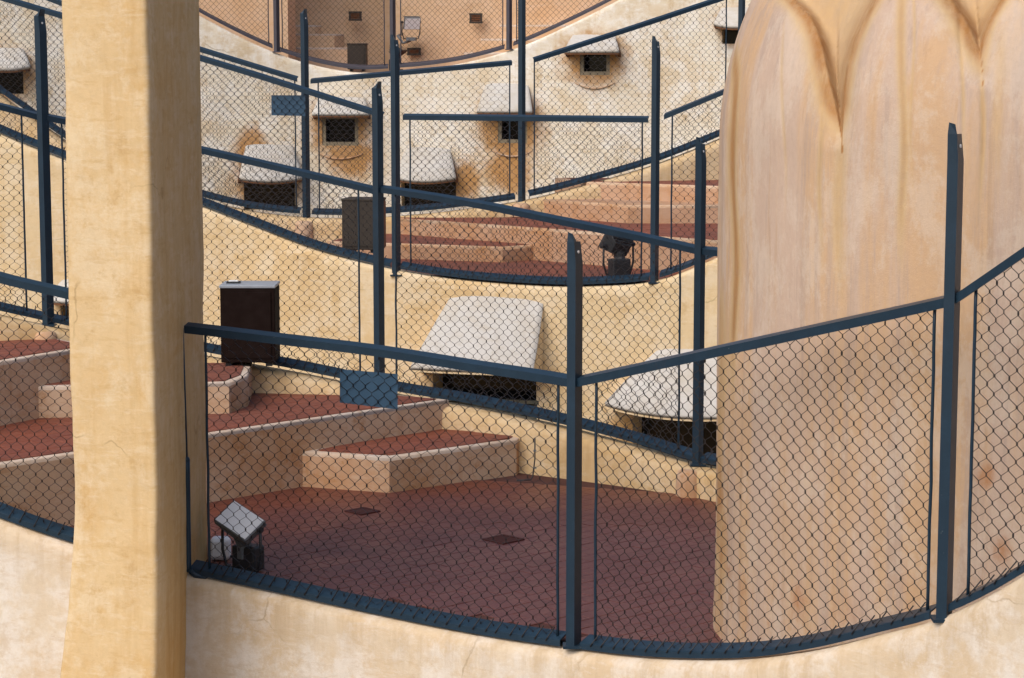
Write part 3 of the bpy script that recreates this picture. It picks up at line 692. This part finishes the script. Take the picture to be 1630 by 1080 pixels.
# ------------------------------------------------------------------ right tower with the draped lobes
def tower():
    """round tower; two pointed hollows open between its draped lobes towards the top"""
    cx, cy, r0 = 2.98, 11.35, 1.90; zb, zt = -.3, 4.4; ZZ = []; z = zb
    while z < zt: ZZ.append(z); z += .012 if 2.3 < z < 3.35 else .04
    nz = len(ZZ)-1
    # edges of the hollows, as photo columns by photo row
    GY = [-330, -200, -60, 0, 28, 63, 104, 150, 190, 225]
    HOL = [([1150, 1180, 1232, 1264, 1290, 1306, 1314, 1324, 1332, 1338], [1475, 1452, 1416, 1394, 1378, 1362, 1349, 1343, 1341, 1340], GY),
           ([1460, 1466, 1492, 1516, 1536, 1548, 1556, 1561, 1563, 1564], [1700, 1672, 1625, 1595, 1577, 1569, 1564, 1563, 1564, 1565], [-330, -200, -60, 0, 30, 52, 72, 95, 112, 130])]
    # soft folds and run-off streaks: column, first row, last row, half width, depth, stain
    FOLD = [(1336, 215, 470, 12, .016, .5), (1168, 70, 620, 7, .006, .85), (1246, 40, 330, 3, .005, .35), (1306, 60, 420, 5, .008, .5), (1436, -80, 420, 9, .006, .6), (1452, -60, 300, 3, .008, .45), (1368, 60, 330, 9, -.008, .0),
            (1531, -60, 260, 4, .008, .5), (1562, 125, 330, 5, .010, .6), (1480, 0, 160, 30, -.010, .0), (1590, 40, 300, 12, -.006, .3), (1225, 100, 500, 25, -.006, .0), (1395, 240, 560, 22, .008, .0), (1146, 450, 980, 9, .0, .6)]
    AA = [math.pi*.5 + math.pi*.5*i/50 for i in range(50)] + [math.pi + math.pi*i/900 for i in range(900)] + [2*math.pi + math.pi*.5*i/50 for i in range(50)]
    na = len(AA); m = MB(); gro = []; rus = []
    for j in range(nz+1):
        z = ZZ[j]; lean = .30*max(0, z-2.55)**2
        for a in AA:
            ca, sa = math.cos(a), math.sin(a); r = r0 - lean; off = 0; gr = 0; ru = 0
            if sa < .02:
                p = Vector((cx + r*ca, cy + r*sa, z)); qx, qy = px_of(p); k = p.y/F
                for (xl, xr, yy) in HOL:
                    if qy > yy[-1]+20: continue
                    l = float(np.interp(qy, yy, xl)); rr = float(np.interp(qy, yy, xr)); fade = min(1, max(0, (yy[-1]+12-qy)/70.))
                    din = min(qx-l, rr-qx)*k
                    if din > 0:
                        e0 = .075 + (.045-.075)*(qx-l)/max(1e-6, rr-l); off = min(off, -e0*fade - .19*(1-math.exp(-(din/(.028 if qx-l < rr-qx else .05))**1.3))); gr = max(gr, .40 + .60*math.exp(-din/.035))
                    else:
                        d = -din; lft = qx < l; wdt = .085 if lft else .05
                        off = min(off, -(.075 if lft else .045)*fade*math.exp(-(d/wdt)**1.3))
                        gr = max(gr, (1.15 if lft else .9)*fade*math.exp(-(d/(.075 if lft else .035))**1.5))  # dark brown lobe edges, strongest left: shade painted in along with stain
                for (fx, y0, y1, w_, dep, st) in FOLD:
                    if abs(qx-fx) > 4*w_ or qy < y0-60 or qy > y1+60: continue
                    e = math.exp(-((qx-fx-3*math.sin(qy*.02+fx))/w_)**2)*min(1, max(0, (qy-y0+60)/100.))*min(1, max(0, (y1+60-qy)/160.))
                    off -= dep*e; gr = max(gr, st*e)
                for (sx, sy, sr) in ((1568, 752, 17), (1592, 880, 22), (1480, 738, 8), (1480, 930, 10), (1275, 960, 24)):
                    ru = max(ru, 1.1*math.exp(-((qx-sx)**2 + ((qy-sy)*.7)**2)/sr**2))
                ru = max(ru, .8*max(0, 1-abs(qx-1146)/40)*max(0, min(1, (qy-480)/300)))
            ru = max(ru, .55*max(0, 1-(z+.05)/1.1)**.7)
            r += .05*max(0, .5-z)**2 + .010*noise.noise(Vector((a*7, z*.25, 3))) + .004*noise.noise(Vector((a*24, z*.5, 7))) + wob((ca*r0, sa*r0, z*.5), 2.0, .010)
            bx, by = cx + r*ca, cy + r*sa; hy = math.hypot(bx, by); m.v.append((bx - off*bx/hy, by - off*by/hy, z)); gro.append(min(1, gr)); rus.append(ru)
    for j in range(nz):
        for i in range(na):
            i2 = (i+1) % na; m.f.append((j*na+i, j*na+i2, (j+1)*na+i2, (j+1)*na+i))
    m.f.append(tuple(nz*na+i for i in range(na)))
    o = m.build('stair_tower', M['tower'], smooth=True, fix=True)
    for nme, vals in (('stain_shade', gro), ('rust', rus)):
        o.data.attributes.new(nme, 'FLOAT', 'POINT').data.foreach_set('value', vals)
    tag(o, 'big rounded beige plaster tower with draped lobes at the right', 'tower')
tower()

# ------------------------------------------------------------------ chain link fences
def wire_panel(parent, C, a, b, ztop, name, mat, w=.078, h=.078, r=.0018, knots=True, inset_z=.03, off=.02):
    """woven diamond wire between px a and b; C(px) base point, ztop(px) top height"""
    n = 60; q = [C.at(a+(b-a)*i/n) for i in range(n+1)]; pxs = [a+(b-a)*i/n for i in range(n+1)]; L = [0]
    for i in range(n): L.append(L[-1] + math.hypot(q[i+1].x-q[i].x, q[i+1].y-q[i].y))
    N = nrm2(q); X = [p.x+v.x*off for p, v in zip(q, N)]; Yv = [p.y+v.y*off for p, v in zip(q, N)]; Zb = [p.z+inset_z for p in q]; Zt = [ztop(x) for x in pxs]
    xs = np.array(X); ys = np.array(Yv); zb_ = np.array(Zb); zt_ = np.array(Zt); Ls = np.array(L); tot = L[-1]; nw = int(round(tot/(w/2))); ww = tot/nw
    m = MB(); z00 = min(Zb); kk = int((max(Zt)-z00)/(h/2))+2
    def emit(s, z, lo, hi):
        s = min(max(s, 0), tot); return Vector((float(np.interp(s, Ls, xs)), float(np.interp(s, Ls, ys)), z))
    ph = random.random()*h
    for i in range(nw):
        pts = []; sm = (i+.5)*ww; lo = float(np.interp(sm, Ls, zb_)); hi = float(np.interp(sm, Ls, zt_))
        for k in range(-1, kk+1):
            z = z00 - h/2 + k*h/2 + ph*.5; s = i*ww + (ww if (k+i) % 2 else 0)
            s += .006*noise.noise(Vector((i*.7, k*.7, a))) + .022*noise.noise(Vector((i*.06, k*.06, a)))
            zz = z + .006*noise.noise(Vector((i*.09, k*.08, a+5)))
            dy = (.003 if (k % 2) else -.003) + .018*noise.noise(Vector((i*.05, k*.05, a+9)))
            if knots:
                for e in (-1, 1): pts.append((s, zz+e*h*.085, dy))
            else: pts.append((s, zz, dy))
        seg = []
        for (s, z, dy) in pts:
            if lo-.015 <= z <= hi+.01:
                p = emit(s, z, 0, 0); p.y += dy; seg.append(p)
        if len(seg) > 2:
            vs = []; fs = []
            for p in seg:
                for (dx, dyy) in ((0, -1.15), (1, .6), (-1, .6)): vs.append((p.x+dx*r, p.y+dyy*r, p.z))
            for e in range(len(seg)-1):
                for c in range(3):
                    c2 = (c+1) % 3; fs.append((e*3+c, e*3+c2, e*3+3+c2, e*3+3+c))
            m.add(vs, fs)
    o = m.build('wire_mesh', mat, parent, fix=False, kind='stuff', label=None)
    return o
def post(parent, C, px, py_top, py_base, mat, wd=.036, style=0):
    p = P(px, py_base, C.Y(px)-.03); zt = P(px, py_top, C.Y(px)-.03).z; H = zt-p.z
    t = .007; ax, ay = .006, -.014; l = (-wd, .004); r_ = (.044, .052)
    # angle iron, apex towards the viewer
    prof = [(ax, ay), (l[0], l[1]), (l[0]+.002, l[1]+t), (ax, ay+t+.003), (r_[0]-t*.7, r_[1]+t*.3), r_]
    m = MB(); zz = [0, H*.5, H-.16, H-.05, H]; k = len(prof)
    for iz, z in enumerate(zz):
        f = 1 if iz < 3 else (.86 if iz == 3 else .55); sx = 0 if iz < 3 else (-.006 if iz == 3 else (-.012 if style == 0 else .010))
        for q, (x, y) in enumerate(prof):
            drop = 0
            if iz == 4: drop = (-.05 if q in (4, 5) else (-.008 if q in (0, 3) else 0)) if style == 0 else (-.03 if q in (1, 2) else 0)
            m.v.append((p.x + x*f + sx, p.y + y, p.z + z + drop))
    for l_ in range(len(zz)-1):
        for i in range(k):
            j = (i+1) % k; m.f.append((l_*k+i, l_*k+j, (l_+1)*k+j, (l_+1)*k+i))
    m.f += [tuple(range(k)), tuple((len(zz)-1)*k+i for i in reversed(range(k)))]
    o = m.build('post', mat, parent)
    b = MB(); ang = [2*math.pi*i/10 for i in range(10)]
    dn = Vector((.866, -.50, 0)); tx = Vector((.50, .866, 0)); c = Vector((p.x+.016, p.y+.017, zt-.10)) + dn*.004
    b.v = [tuple(c + tx*math.cos(t_)*.008 + Vector((0, 0, math.sin(t_)*.008)) + dn*e) for e in (0, .004) for t_ in ang]
    b.f = [(i, (i+1) % 10, 10+(i+1) % 10, 10+i) for i in range(10)] + [tuple(10+i for i in range(10))]
    b.build('bolt_eye', M['bolt'], o)
    f = MB().box((p.x+.004, p.y+.02, p.z+.008), .11, .09, .014); f.build('foot_plate', mat, o)
    return o
def fence(C, label, posts, panels, a, b, iron_m, wire_m, corbels=(), r=.0024, knots=True, w=.078, raildp=0, breaks=None, rail=.058, group='chain link fences round the courtyards'):
    t = thing('chain_link_fence', label, 'fence', C.at((a+b)/2), group)
    segs = breaks or [(a, b)]
    for (x0, x1) in segs:
        pts = C.span(x0, x1, .1, raildp); N = nrm2(pts)
        # bottom angle iron: upright leaf in front, flat leaf behind it on top
        MB().sweep([p - n*.012 for p, n in zip(pts, N)], [(0, .010), (0, .010+rail*.55), (.006, .010+rail*.55+.004), (.075, rail+.016), (.077, rail+.008), (.010, .010+rail*.55-.004), (.008, .010)], N).build('bottom_rail', iron_m, t)
        if knots:
            lm = MB(); q = C.span(x0, x1, .078, raildp); Nq = nrm2(q)
            for p, n in zip(q[1:-1], Nq[1:-1]):
                d = Vector((n.y, -n.x, 0)); k = .010+rail*.55+.012; j = random.uniform(-.012, .012)
                lm.tube([p+n*.03+d*(.014+j)+Vector((0, 0, k+.045)), p+n*.006+d*(.006+j)+Vector((0, 0, k+.018)), p-n*.017+d*j+Vector((0, 0, k-.004)), p-n*.016+d*(j-.012)+Vector((0, 0, k-.022))], .0032, 4)
            lm.build('lacing_wire', wire_m, t, fix=False, kind='stuff')
    for (x0, y0, x1, y1, r0, r1) in panels:
        p0, p1 = P(x0, y0, C.Y(x0)), P(x1, y1, C.Y(x1))
        def ztop(px, x0=x0, x1=x1, p0=p0, p1=p1, n=40):
            q = C.at(px); c0 = Vector((p0.x, p0.y)); c1 = Vector((p1.x, p1.y)); f = (Vector((q.x, q.y))-c0).dot(c1-c0)/(c1-c0).length_squared; return p0.z + (p1.z-p0.z)*f
        pts = [Vector((*C.at(x0+(x1-x0)*i/16).xy, ztop(x0+(x1-x0)*i/16))) for i in range(17)]; N = nrm2(pts)
        MB().sweep([p - n*.012 for p, n in zip(pts, N)], [(0, 0), (.002, -.042), (.009, -.042), (.010, -.008), (.048, .008), (.048, .016)], N).build('top_rail', iron_m, t)
        for rx in (r0, r1):
            if rx is None: continue
            q = C.at(rx); zt = ztop(rx)-.01; n = nrm2([C.at(rx-4), C.at(rx+4)])[0]; pp = []
            for i in range(15):
                f = i/14; pp.append(q + n*.02 + Vector((.004*noise.noise(Vector((rx, f*6, 0))), 0, .045+(zt-q.z-.045)*f)))
            MB().tube(pp, .0075, 6).build('edge_rod', iron_m, t, smooth=True)
        wa = r0 if r0 is not None else x0; wb = r1 if r1 is not None else x1
        wire_panel(t, C, wa, wb, lambda px: ztop(px)-.012, 'wire_mesh', wire_m, r=r, knots=knots, w=w, h=w, inset_z=.055)
    for ps in posts: post(t, C, ps[0], ps[1], ps[2], iron_m, style=ps[3] if len(ps) > 3 else 0, wd=ps[4] if len(ps) > 4 else .036)
    return t
f1 = fence(B1, 'nearest blue-grey chain link fence on the curved front wall', [(912, 370, 1032), (1503, 195, 990), (1868, -70, 758)],
    [(-255, 357, 250, 499, None, None), (302, 519, 910, 604, 331, 884), (916, 604, 1501, 475, 943, 1471), (1507, 475, 1866, 222, 1535, 1850), (1872, 220, 2220, -20, 1890, None)], -250, 2220, M['iron'], M['wire'], breaks=[(-250, 255), (304, 893), (925, 1482), (1512, 1860), (1878, 2220)])
f2 = fence(B2, 'blue-grey chain link fence on the parapet behind the near brick terrace', [(75, 15, 520, 1), (603, 130, 612, 1), (1110, 218, 742)],
    [(-255, 98, 73, 186, None, 44), (78, 185, 598, 301, 107, 572), (605, 298, 1106, 395, 630, 1077), (1112, 396, 1390, 420, 1140, None)], -250, 1390, M['iron'], M['wire'], breaks=[(-250, 70), (80, 597), (610, 1104), (1116, 1390)])
f3 = fence(B3, 'blue-grey chain link fence on the wall with the large hoods', [(630, 55, 440), (1041, 57, 452), (212, -60, 300)],
    [(-255, -86, 205, 56, None, None), (222, 61, 612, 182, None, 596), (643, 184, 1030, 188, 653, 1020), (1055, 184, 1390, 45, 1067, None)], -250, 1390, M['iron'], M['wire'], breaks=[(-250, 206), (218, 622), (638, 1034), (1050, 1390)])
f4 = fence(B4, 'blue-grey chain link fence behind the middle terrace, before the pale far wall', [(487, 14, 350, 1), (830, -30, 324), (1178, -120, 210), (160, -120, 262)],
    [(-255, -130, 155, 25, None, None), (166, 30, 476, 125, None, 471), (497, 127, 815, 98, 508, 812), (849, 94, 1170, -11, 851, 1155), (1190, -17, 1390, -95, None, None)], -250, 1390, M['iron'], M['wire'], breaks=[(-250, 154), (168, 478), (497, 820), (842, 1170), (1188, 1390)])
f5 = fence(B5, 'farthest brownish chain link fence on the rim of the pale wall', [(440, -150, 84), (625, -130, 113), (810, -160, 80), (230, -240, -25), (1010, -290, -15)],
    [(-200, -400, 225, -195, None, None), (236, -190, 430, -90, None, 428), (449, -84, 614, -58, 450, 612), (636, -56, 800, -85, 638, 800), (820, -92, 1000, -180, 822, None), (1020, -190, 1380, -400, None, None)], -250, 1390, M['iron_far'], M['wire_far'], r=.0026, knots=False, breaks=[(-250, 434), (446, 618), (632, 803), (817, 1390)])

# thin end stay of the nearest fence beside the pillar
q = B1.at(303); zt = P(300, 522, B1.Y(301)).z; zm = P(300, 732, B1.Y(301)).z
pp = [Vector((q.x-.012+.004*k/10, q.y-.01, q.z+.02+(zm-q.z-.02)*k/10)) for k in range(11)]
MB().tube(pp, .020, 8).build('end_post', M['iron'], f1, smooth=True)
MB().tube([Vector((q.x-.010, q.y-.01, zm-.02)), Vector((q.x-.010, q.y-.01, zm-.012)), Vector((q.x-.010, q.y-.01, zm)), Vector((q.x-.010, q.y-.01, zm+.014)), Vector((q.x-.010, q.y-.01, zm+.022))], [.010, .019, .023, .018, .006], 10).build('stay_knob', M['iron'], f1, smooth=True)
MB().tube([Vector((q.x-.010, q.y-.01, zm)), Vector((q.x-.012, q.y-.01, (zm+zt)/2)), Vector((q.x-.013, q.y-.01, zt))], [.011, .008, .004], 8).build('stay_rod', M['iron'], f1, smooth=True)
MB().tube([q+Vector((.0, -.01, .03)), q+Vector((.03, -.015, .0)), q+Vector((.10, -.03, -.012))], .02, 8).build('elbow', M['iron'], f1, smooth=True)

# blank plates on the fences
def plate(C, x0, x1, yt0, yt1, yb0, yb1, label, off):
    vs = []
    for (x, y) in ((x0, yt0), (x1, yt1), (x1, yb1), (x0, yb0)):
        p = P(x, y, C.Y(x)+off); vs.append(p)
    n = Vector((0, .004, 0)); o = MB().add([v-n for v in vs]+[v+n for v in vs], [(0, 1, 2, 3), (7, 6, 5, 4), (0, 4, 5, 1), (1, 5, 6, 2), (2, 6, 7, 3), (3, 7, 4, 0)]).build('sign_plate', M['sign'])
    tag(o, label, 'sign plate', 'blank blue plates on the fences'); return o
plate(B1, 541, 633, 588, 596, 641, 652, 'larger blank blue plate hung behind the nearest fence below its rail', .035)
plate(B3, 432, 486, 152, 152, 184, 185, 'small blank blue plate high up left of the grey post', .035)

# rounded plaster feet under the parapet posts
def corbel(C, px, py0, py1, out, rad, label, wall):
    c = C.at(px); z1 = P(px, py0, C.Y(px)-.15).z; z0 = P(px, py1, C.Y(px)-out).z; pts = []; m = MB(); n = 16; lv = [z0, z0+.02, (z0+z1)/2, z1-.04, z1-.012, z1]; rr = [rad*1.02, rad, rad, rad*.97, rad*.85, rad*.6]
    for z, r_ in zip(lv, rr):
        for k in range(n):
            t = 2*math.pi*k/n; m.v.append((c.x-.02+r_*math.cos(t), c.y-.14+r_*math.sin(t)*1.1, z))
    for l in range(len(lv)-1):
        for k in range(n):
            k2 = (k+1) % n; m.f.append((l*n+k, l*n+k2, (l+1)*n+k2, (l+1)*n+k))
    m.f.append(tuple((len(lv)-1)*n+k for k in range(n)))
    m.build('post_pedestal', M['pink'], wall, smooth=True)
corbel(B2, 1100, 748, 800, .25, .095, '', low_wall); corbel(B2, 602, 618, 660, .2, .09, '', low_wall); corbel(B2, 82, 528, 560, .2, .09, '', low_wall)
corbel(B4, 489, 352, 392, .2, .10, '', low_wall2); corbel(B4, 832, 324, 345, .2, .10, '', low_wall2)

# ------------------------------------------------------------------ cabinets, lamps and small things
def cabinet(px0, px1, py0, py1, Y, dep, rot, label, body, lid, side=None, grp='dark metal cabinets'):
    a, b = P(px0, py1, Y), P(px1, py0, Y); W, H = b.x-a.x, b.z-a.z; t = thing('cabinet', label, 'cabinet', ((a.x+b.x)/2, Y+dep/2, a.z), grp)
    Rm = Matrix.Rotation(rot, 3, 'Z'); c = Vector((t.location.x, t.location.y, a.z+H/2))
    bm = MB().box(c, W, dep, H-.02, Rm); o = bm.build('body', body, t); md = o.modifiers.new('bevel', 'BEVEL'); md.width = .008; md.segments = 2
    if side: MB().box(c+Rm @ Vector((W/2+.004, 0, 0)), .006, dep-.03, H-.05, Rm).build('side_panel', side, t)
    l = MB().box(c+Vector((0, 0, H/2-.004)), W+.012, dep+.012, .022, Rm).build('lid', lid, t); md = l.modifiers.new('bevel', 'BEVEL'); md.width = .005; md.segments = 2
    fr = MB(); f = Rm @ Vector((0, -dep/2-.004, 0))
    fr.box(c+f+Vector((0, 0, 0)), W-.06, .008, H-.09, Rm).build('front_panel', body, t)
    for k in (-1, 1): MB().box(c+Rm @ Vector((k*(W/2-.05), 0, -H/2-.004)), .04, dep-.06, .03, Rm).build('foot', M['black'], t)
    return t, c, W, H, dep, Rm
cb = cabinet(352, 437, 456, 580, 16.28, .34, 0, 'black cabinet with a pale lid standing left, just above the nearest fence rail', M['dark_box'], M['lid'])
t, c, W, H, dep, Rm = cb
MB().box(c+Vector((-.12, -.02, H/2+.012)), .10, .06, .02).build('handle', M['black'], t)
MB().box(c+Vector((-.12, -.02, H/2+.026)), .07, .03, .008).build('label_plate', M['white'], t)
cabinet(549, 606, 318, 400, 20.75, .30, R(-14), 'brown cabinet with a red-brown side standing on the middle terrace', M['brown_box'], M['brown_box'], M['brown_side'])
cabinet(553, 583, 70, 112, 30.9, .28, 0, 'small grey-brown cabinet on the far terrace at the top', M['brown_box'], M['brown_box'])

def floodlight(loc, rz, tilt, sc, label, body, face, base=True, roll=0):
    t = thing('floodlight', label, 'floodlight', loc, 'floodlights on the terraces'); Rz = Matrix.Rotation(rz, 3, 'Z'); o = Vector(loc)
    hz = .36*sc
    def W(v, T=None):
        v = Vector(v)*sc
        if T is not None: v = T @ v + Vector((0, 0, hz/sc))*sc
        return o + Rz @ v
    T = Matrix.Rotation(roll, 3, 'Y') @ Matrix.Rotation(tilt, 3, 'X')
    # head: wide glass side facing -y, tapering to the back
    fw, fh, bw, bh, d = .17, .12, .10, .07, .10
    vs = [(-fw, -d, -fh), (fw, -d, -fh), (fw, -d, fh), (-fw, -d, fh), (-fw, -d+.05, -fh), (fw, -d+.05, -fh), (fw, -d+.05, fh), (-fw, -d+.05, fh), (-bw, d, -bh), (bw, d, -bh), (bw, d, bh), (-bw, d, bh)]
    m = MB().add([W(v, T) for v in vs], [(0, 1, 2, 3), (8, 11, 10, 9)] + [(l*4+i, l*4+4+i, l*4+4+(i+1) % 4, l*4+(i+1) % 4) for l in (0, 1) for i in range(4)])
    h = m.build('lamp_head', body, t); md = h.modifiers.new('bevel', 'BEVEL'); md.width = .008*sc; md.segments = 2
    k = .92; m = MB(); gv = [(-fw*k, -d-.006, -fh*k), (fw*k, -d-.006, -fh*k), (fw*k, -d-.006, fh*k), (-fw*k, -d-.006, fh*k)]
    gb = [(x, -d+.004, z) for x, y, z in gv]
    m.add([W(v, T) for v in gv+gb], [(0, 1, 2, 3)] + [(i, 4+i, 4+(i+1) % 4, (i+1) % 4) for i in range(4)]).build('glass_cover', face, h)
    for i in range(4):
        y = -.03+.035*i; ww = fw - (fw-bw)*(y+.05)/.15; hh = fh - (fh-bh)*(y+.05)/.15
        m = MB(); vs = [W(v, T) for v in ((-ww, y, hh-.02), (ww, y, hh-.02), (ww, y, hh+.018), (-ww, y, hh+.018), (-ww, y+.008, hh-.02), (ww, y+.008, hh-.02), (ww, y+.008, hh+.018), (-ww, y+.008, hh+.018))]
        m.add(vs, [(0, 1, 2, 3), (7, 6, 5, 4), (0, 4, 5, 1), (1, 5, 6, 2), (2, 6, 7, 3), (3, 7, 4, 0)]).build('cooling_fin', body, h)
    for s in (-1, 1):
        MB().tube([W((s*.185, 0, .36)), W((s*.188, .0, .16)), W((s*.15, .0, .035)), W((s*.06, 0, .02))], .012*sc, 6).build('bracket_arm', M['black'], t, smooth=True)
        MB().tube([W((s*.165, 0, .36)), W((s*.205, 0, .36))], .022*sc, 8).build('pivot_knob', M['black'], t)
    if base:
        MB().tube([W((.0, .05, .12)), W((0, .03, .22)), W((0, .0, .34))], [.075*sc, .06*sc, .085*sc], 10).build('stem', body, t)
        b = MB().box(o + Rz @ Vector((0, 0, .015*sc)), .22*sc, .16*sc, .03*sc, Rz).build('base', M['black'], t)
        m = MB().box(o + Rz @ Vector((.02*sc, .06*sc, .11*sc)), .22*sc, .15*sc, .20*sc, Rz).build('ballast_box', M['black'], t); md = m.modifiers.new('bevel', 'BEVEL'); md.width = .012; md.segments = 2
    return t
p = G(385, 908, FZ+.01)
floodlight((p.x, p.y, FZ), R(-30), R(-52), .74, 'black floodlight with white glass tilted up on the floor behind the nearest fence', M['grey'], M['white'], roll=R(24))
p = G(985, 441, .98); floodlight((p.x, p.y+.1, .97), R(205), R(-30), .82, 'black floodlight on the middle terrace below the sloping rail', M['black'], M['glass'], roll=R(-14))
p = P(655, 52, 33.3); fl3 = floodlight((p.x, p.y-.16, p.z-.12), R(20), R(20), .75, 'grey floodlight fixed high on the orange wall at the top', M['grey'], M['white'], base=False)
MB().tube([(p.x-.16, p.y+.2, p.z-.02), (p.x-.20, p.y-.1, p.z-.05), (p.x-.12, p.y-.16, p.z-.16), (p.x, p.y-.16, p.z-.12)], .02, 6).build('conduit', M['grey'], fl3, smooth=True)
MB().box((p.x, p.y-.02, p.z-.10), .14, .42, .05).build('wall_arm', M['grey'], fl3)
p = P(632, 106, 30.75); floodlight((p.x, p.y, p.z-.06), R(75), R(-55), .75, 'small black floodlight lying low on the far rim below the orange wall', M['black'], M['glass'])

# white junction box behind the near floodlight
p = G(348, 897, FZ); t = thing('junction_box', 'small white junction box on the floor left of the near floodlight', 'junction box', (p.x, p.y+.1, FZ))
o = MB().box((p.x, p.y+.1, FZ+.07), .12, .10, .14).build('body', M['white'], t); md = o.modifiers.new('bevel', 'BEVEL'); md.width = .03; md.segments = 4
MB().box((p.x, p.y+.044, FZ+.075), .08, .012, .09).build('cover', M['white'], t)
MB().tube([(p.x+.03, p.y+.1, FZ+.03), (p.x+.12, p.y+.06, FZ+.012), (p.x+.22, p.y+.1, FZ+.012)], .008, 6).build('cable', M['black'], t, smooth=True)

# drains in the floor
for (px, py, s, lab) in ((577, 815, .17, 'dark square drain grate in the brick floor nearer the steps'), (801, 860, .19, 'dark square drain grate in the middle of the brick floor')):
    p = G(px, py, FZ); t = thing('floor_drain', lab, 'drain', (p.x, p.y, FZ), 'floor drains'); Rm = Matrix.Rotation(STAIR+R(2), 3, 'Z')
    fr = MB()
    for k in (-1, 1):
        fr.box(p+Rm @ Vector((k*(s/2-.01), 0, .004)), .02, s, .010, Rm); fr.box(p+Rm @ Vector((0, k*(s/2-.01), .004)), s-.04, .02, .010, Rm)
    fr.build('frame', M['drain'], t); MB().box(p+Vector((0, 0, .001)), s-.04, s-.04, .004, Rm).build('sump', M['drain'], t)
    for k in range(6): MB().box(p+Rm @ Vector(((-.4+.16*k)*(s-.06), 0, .005)), .014, s-.045, .006, Rm).build('grate_bar', M['drain'], t)

# cable clipped down the low parapet, with its outlet on the floor
a = P(851, 690, 15.62); b = G(849, 764, FZ)
t = thing('cable', 'thin dark cable running down the low parapet to the floor', 'cable', (b.x, b.y-.03, FZ))
yb = b.y-.035
MB().tube([(a.x, yb, a.z), (a.x, yb, (a.z+FZ)/2), (b.x-.005, yb, FZ+.03), (b.x-.02, yb-.03, FZ+.012), (b.x-.12, yb-.06, FZ+.012)], .005, 6).build('cable_run', M['black'], t, smooth=True)
for f in (.3, .7): MB().box((a.x, yb, FZ+(a.z-FZ)*f), .022, .016, .012).build('clip', M['grey'], t)
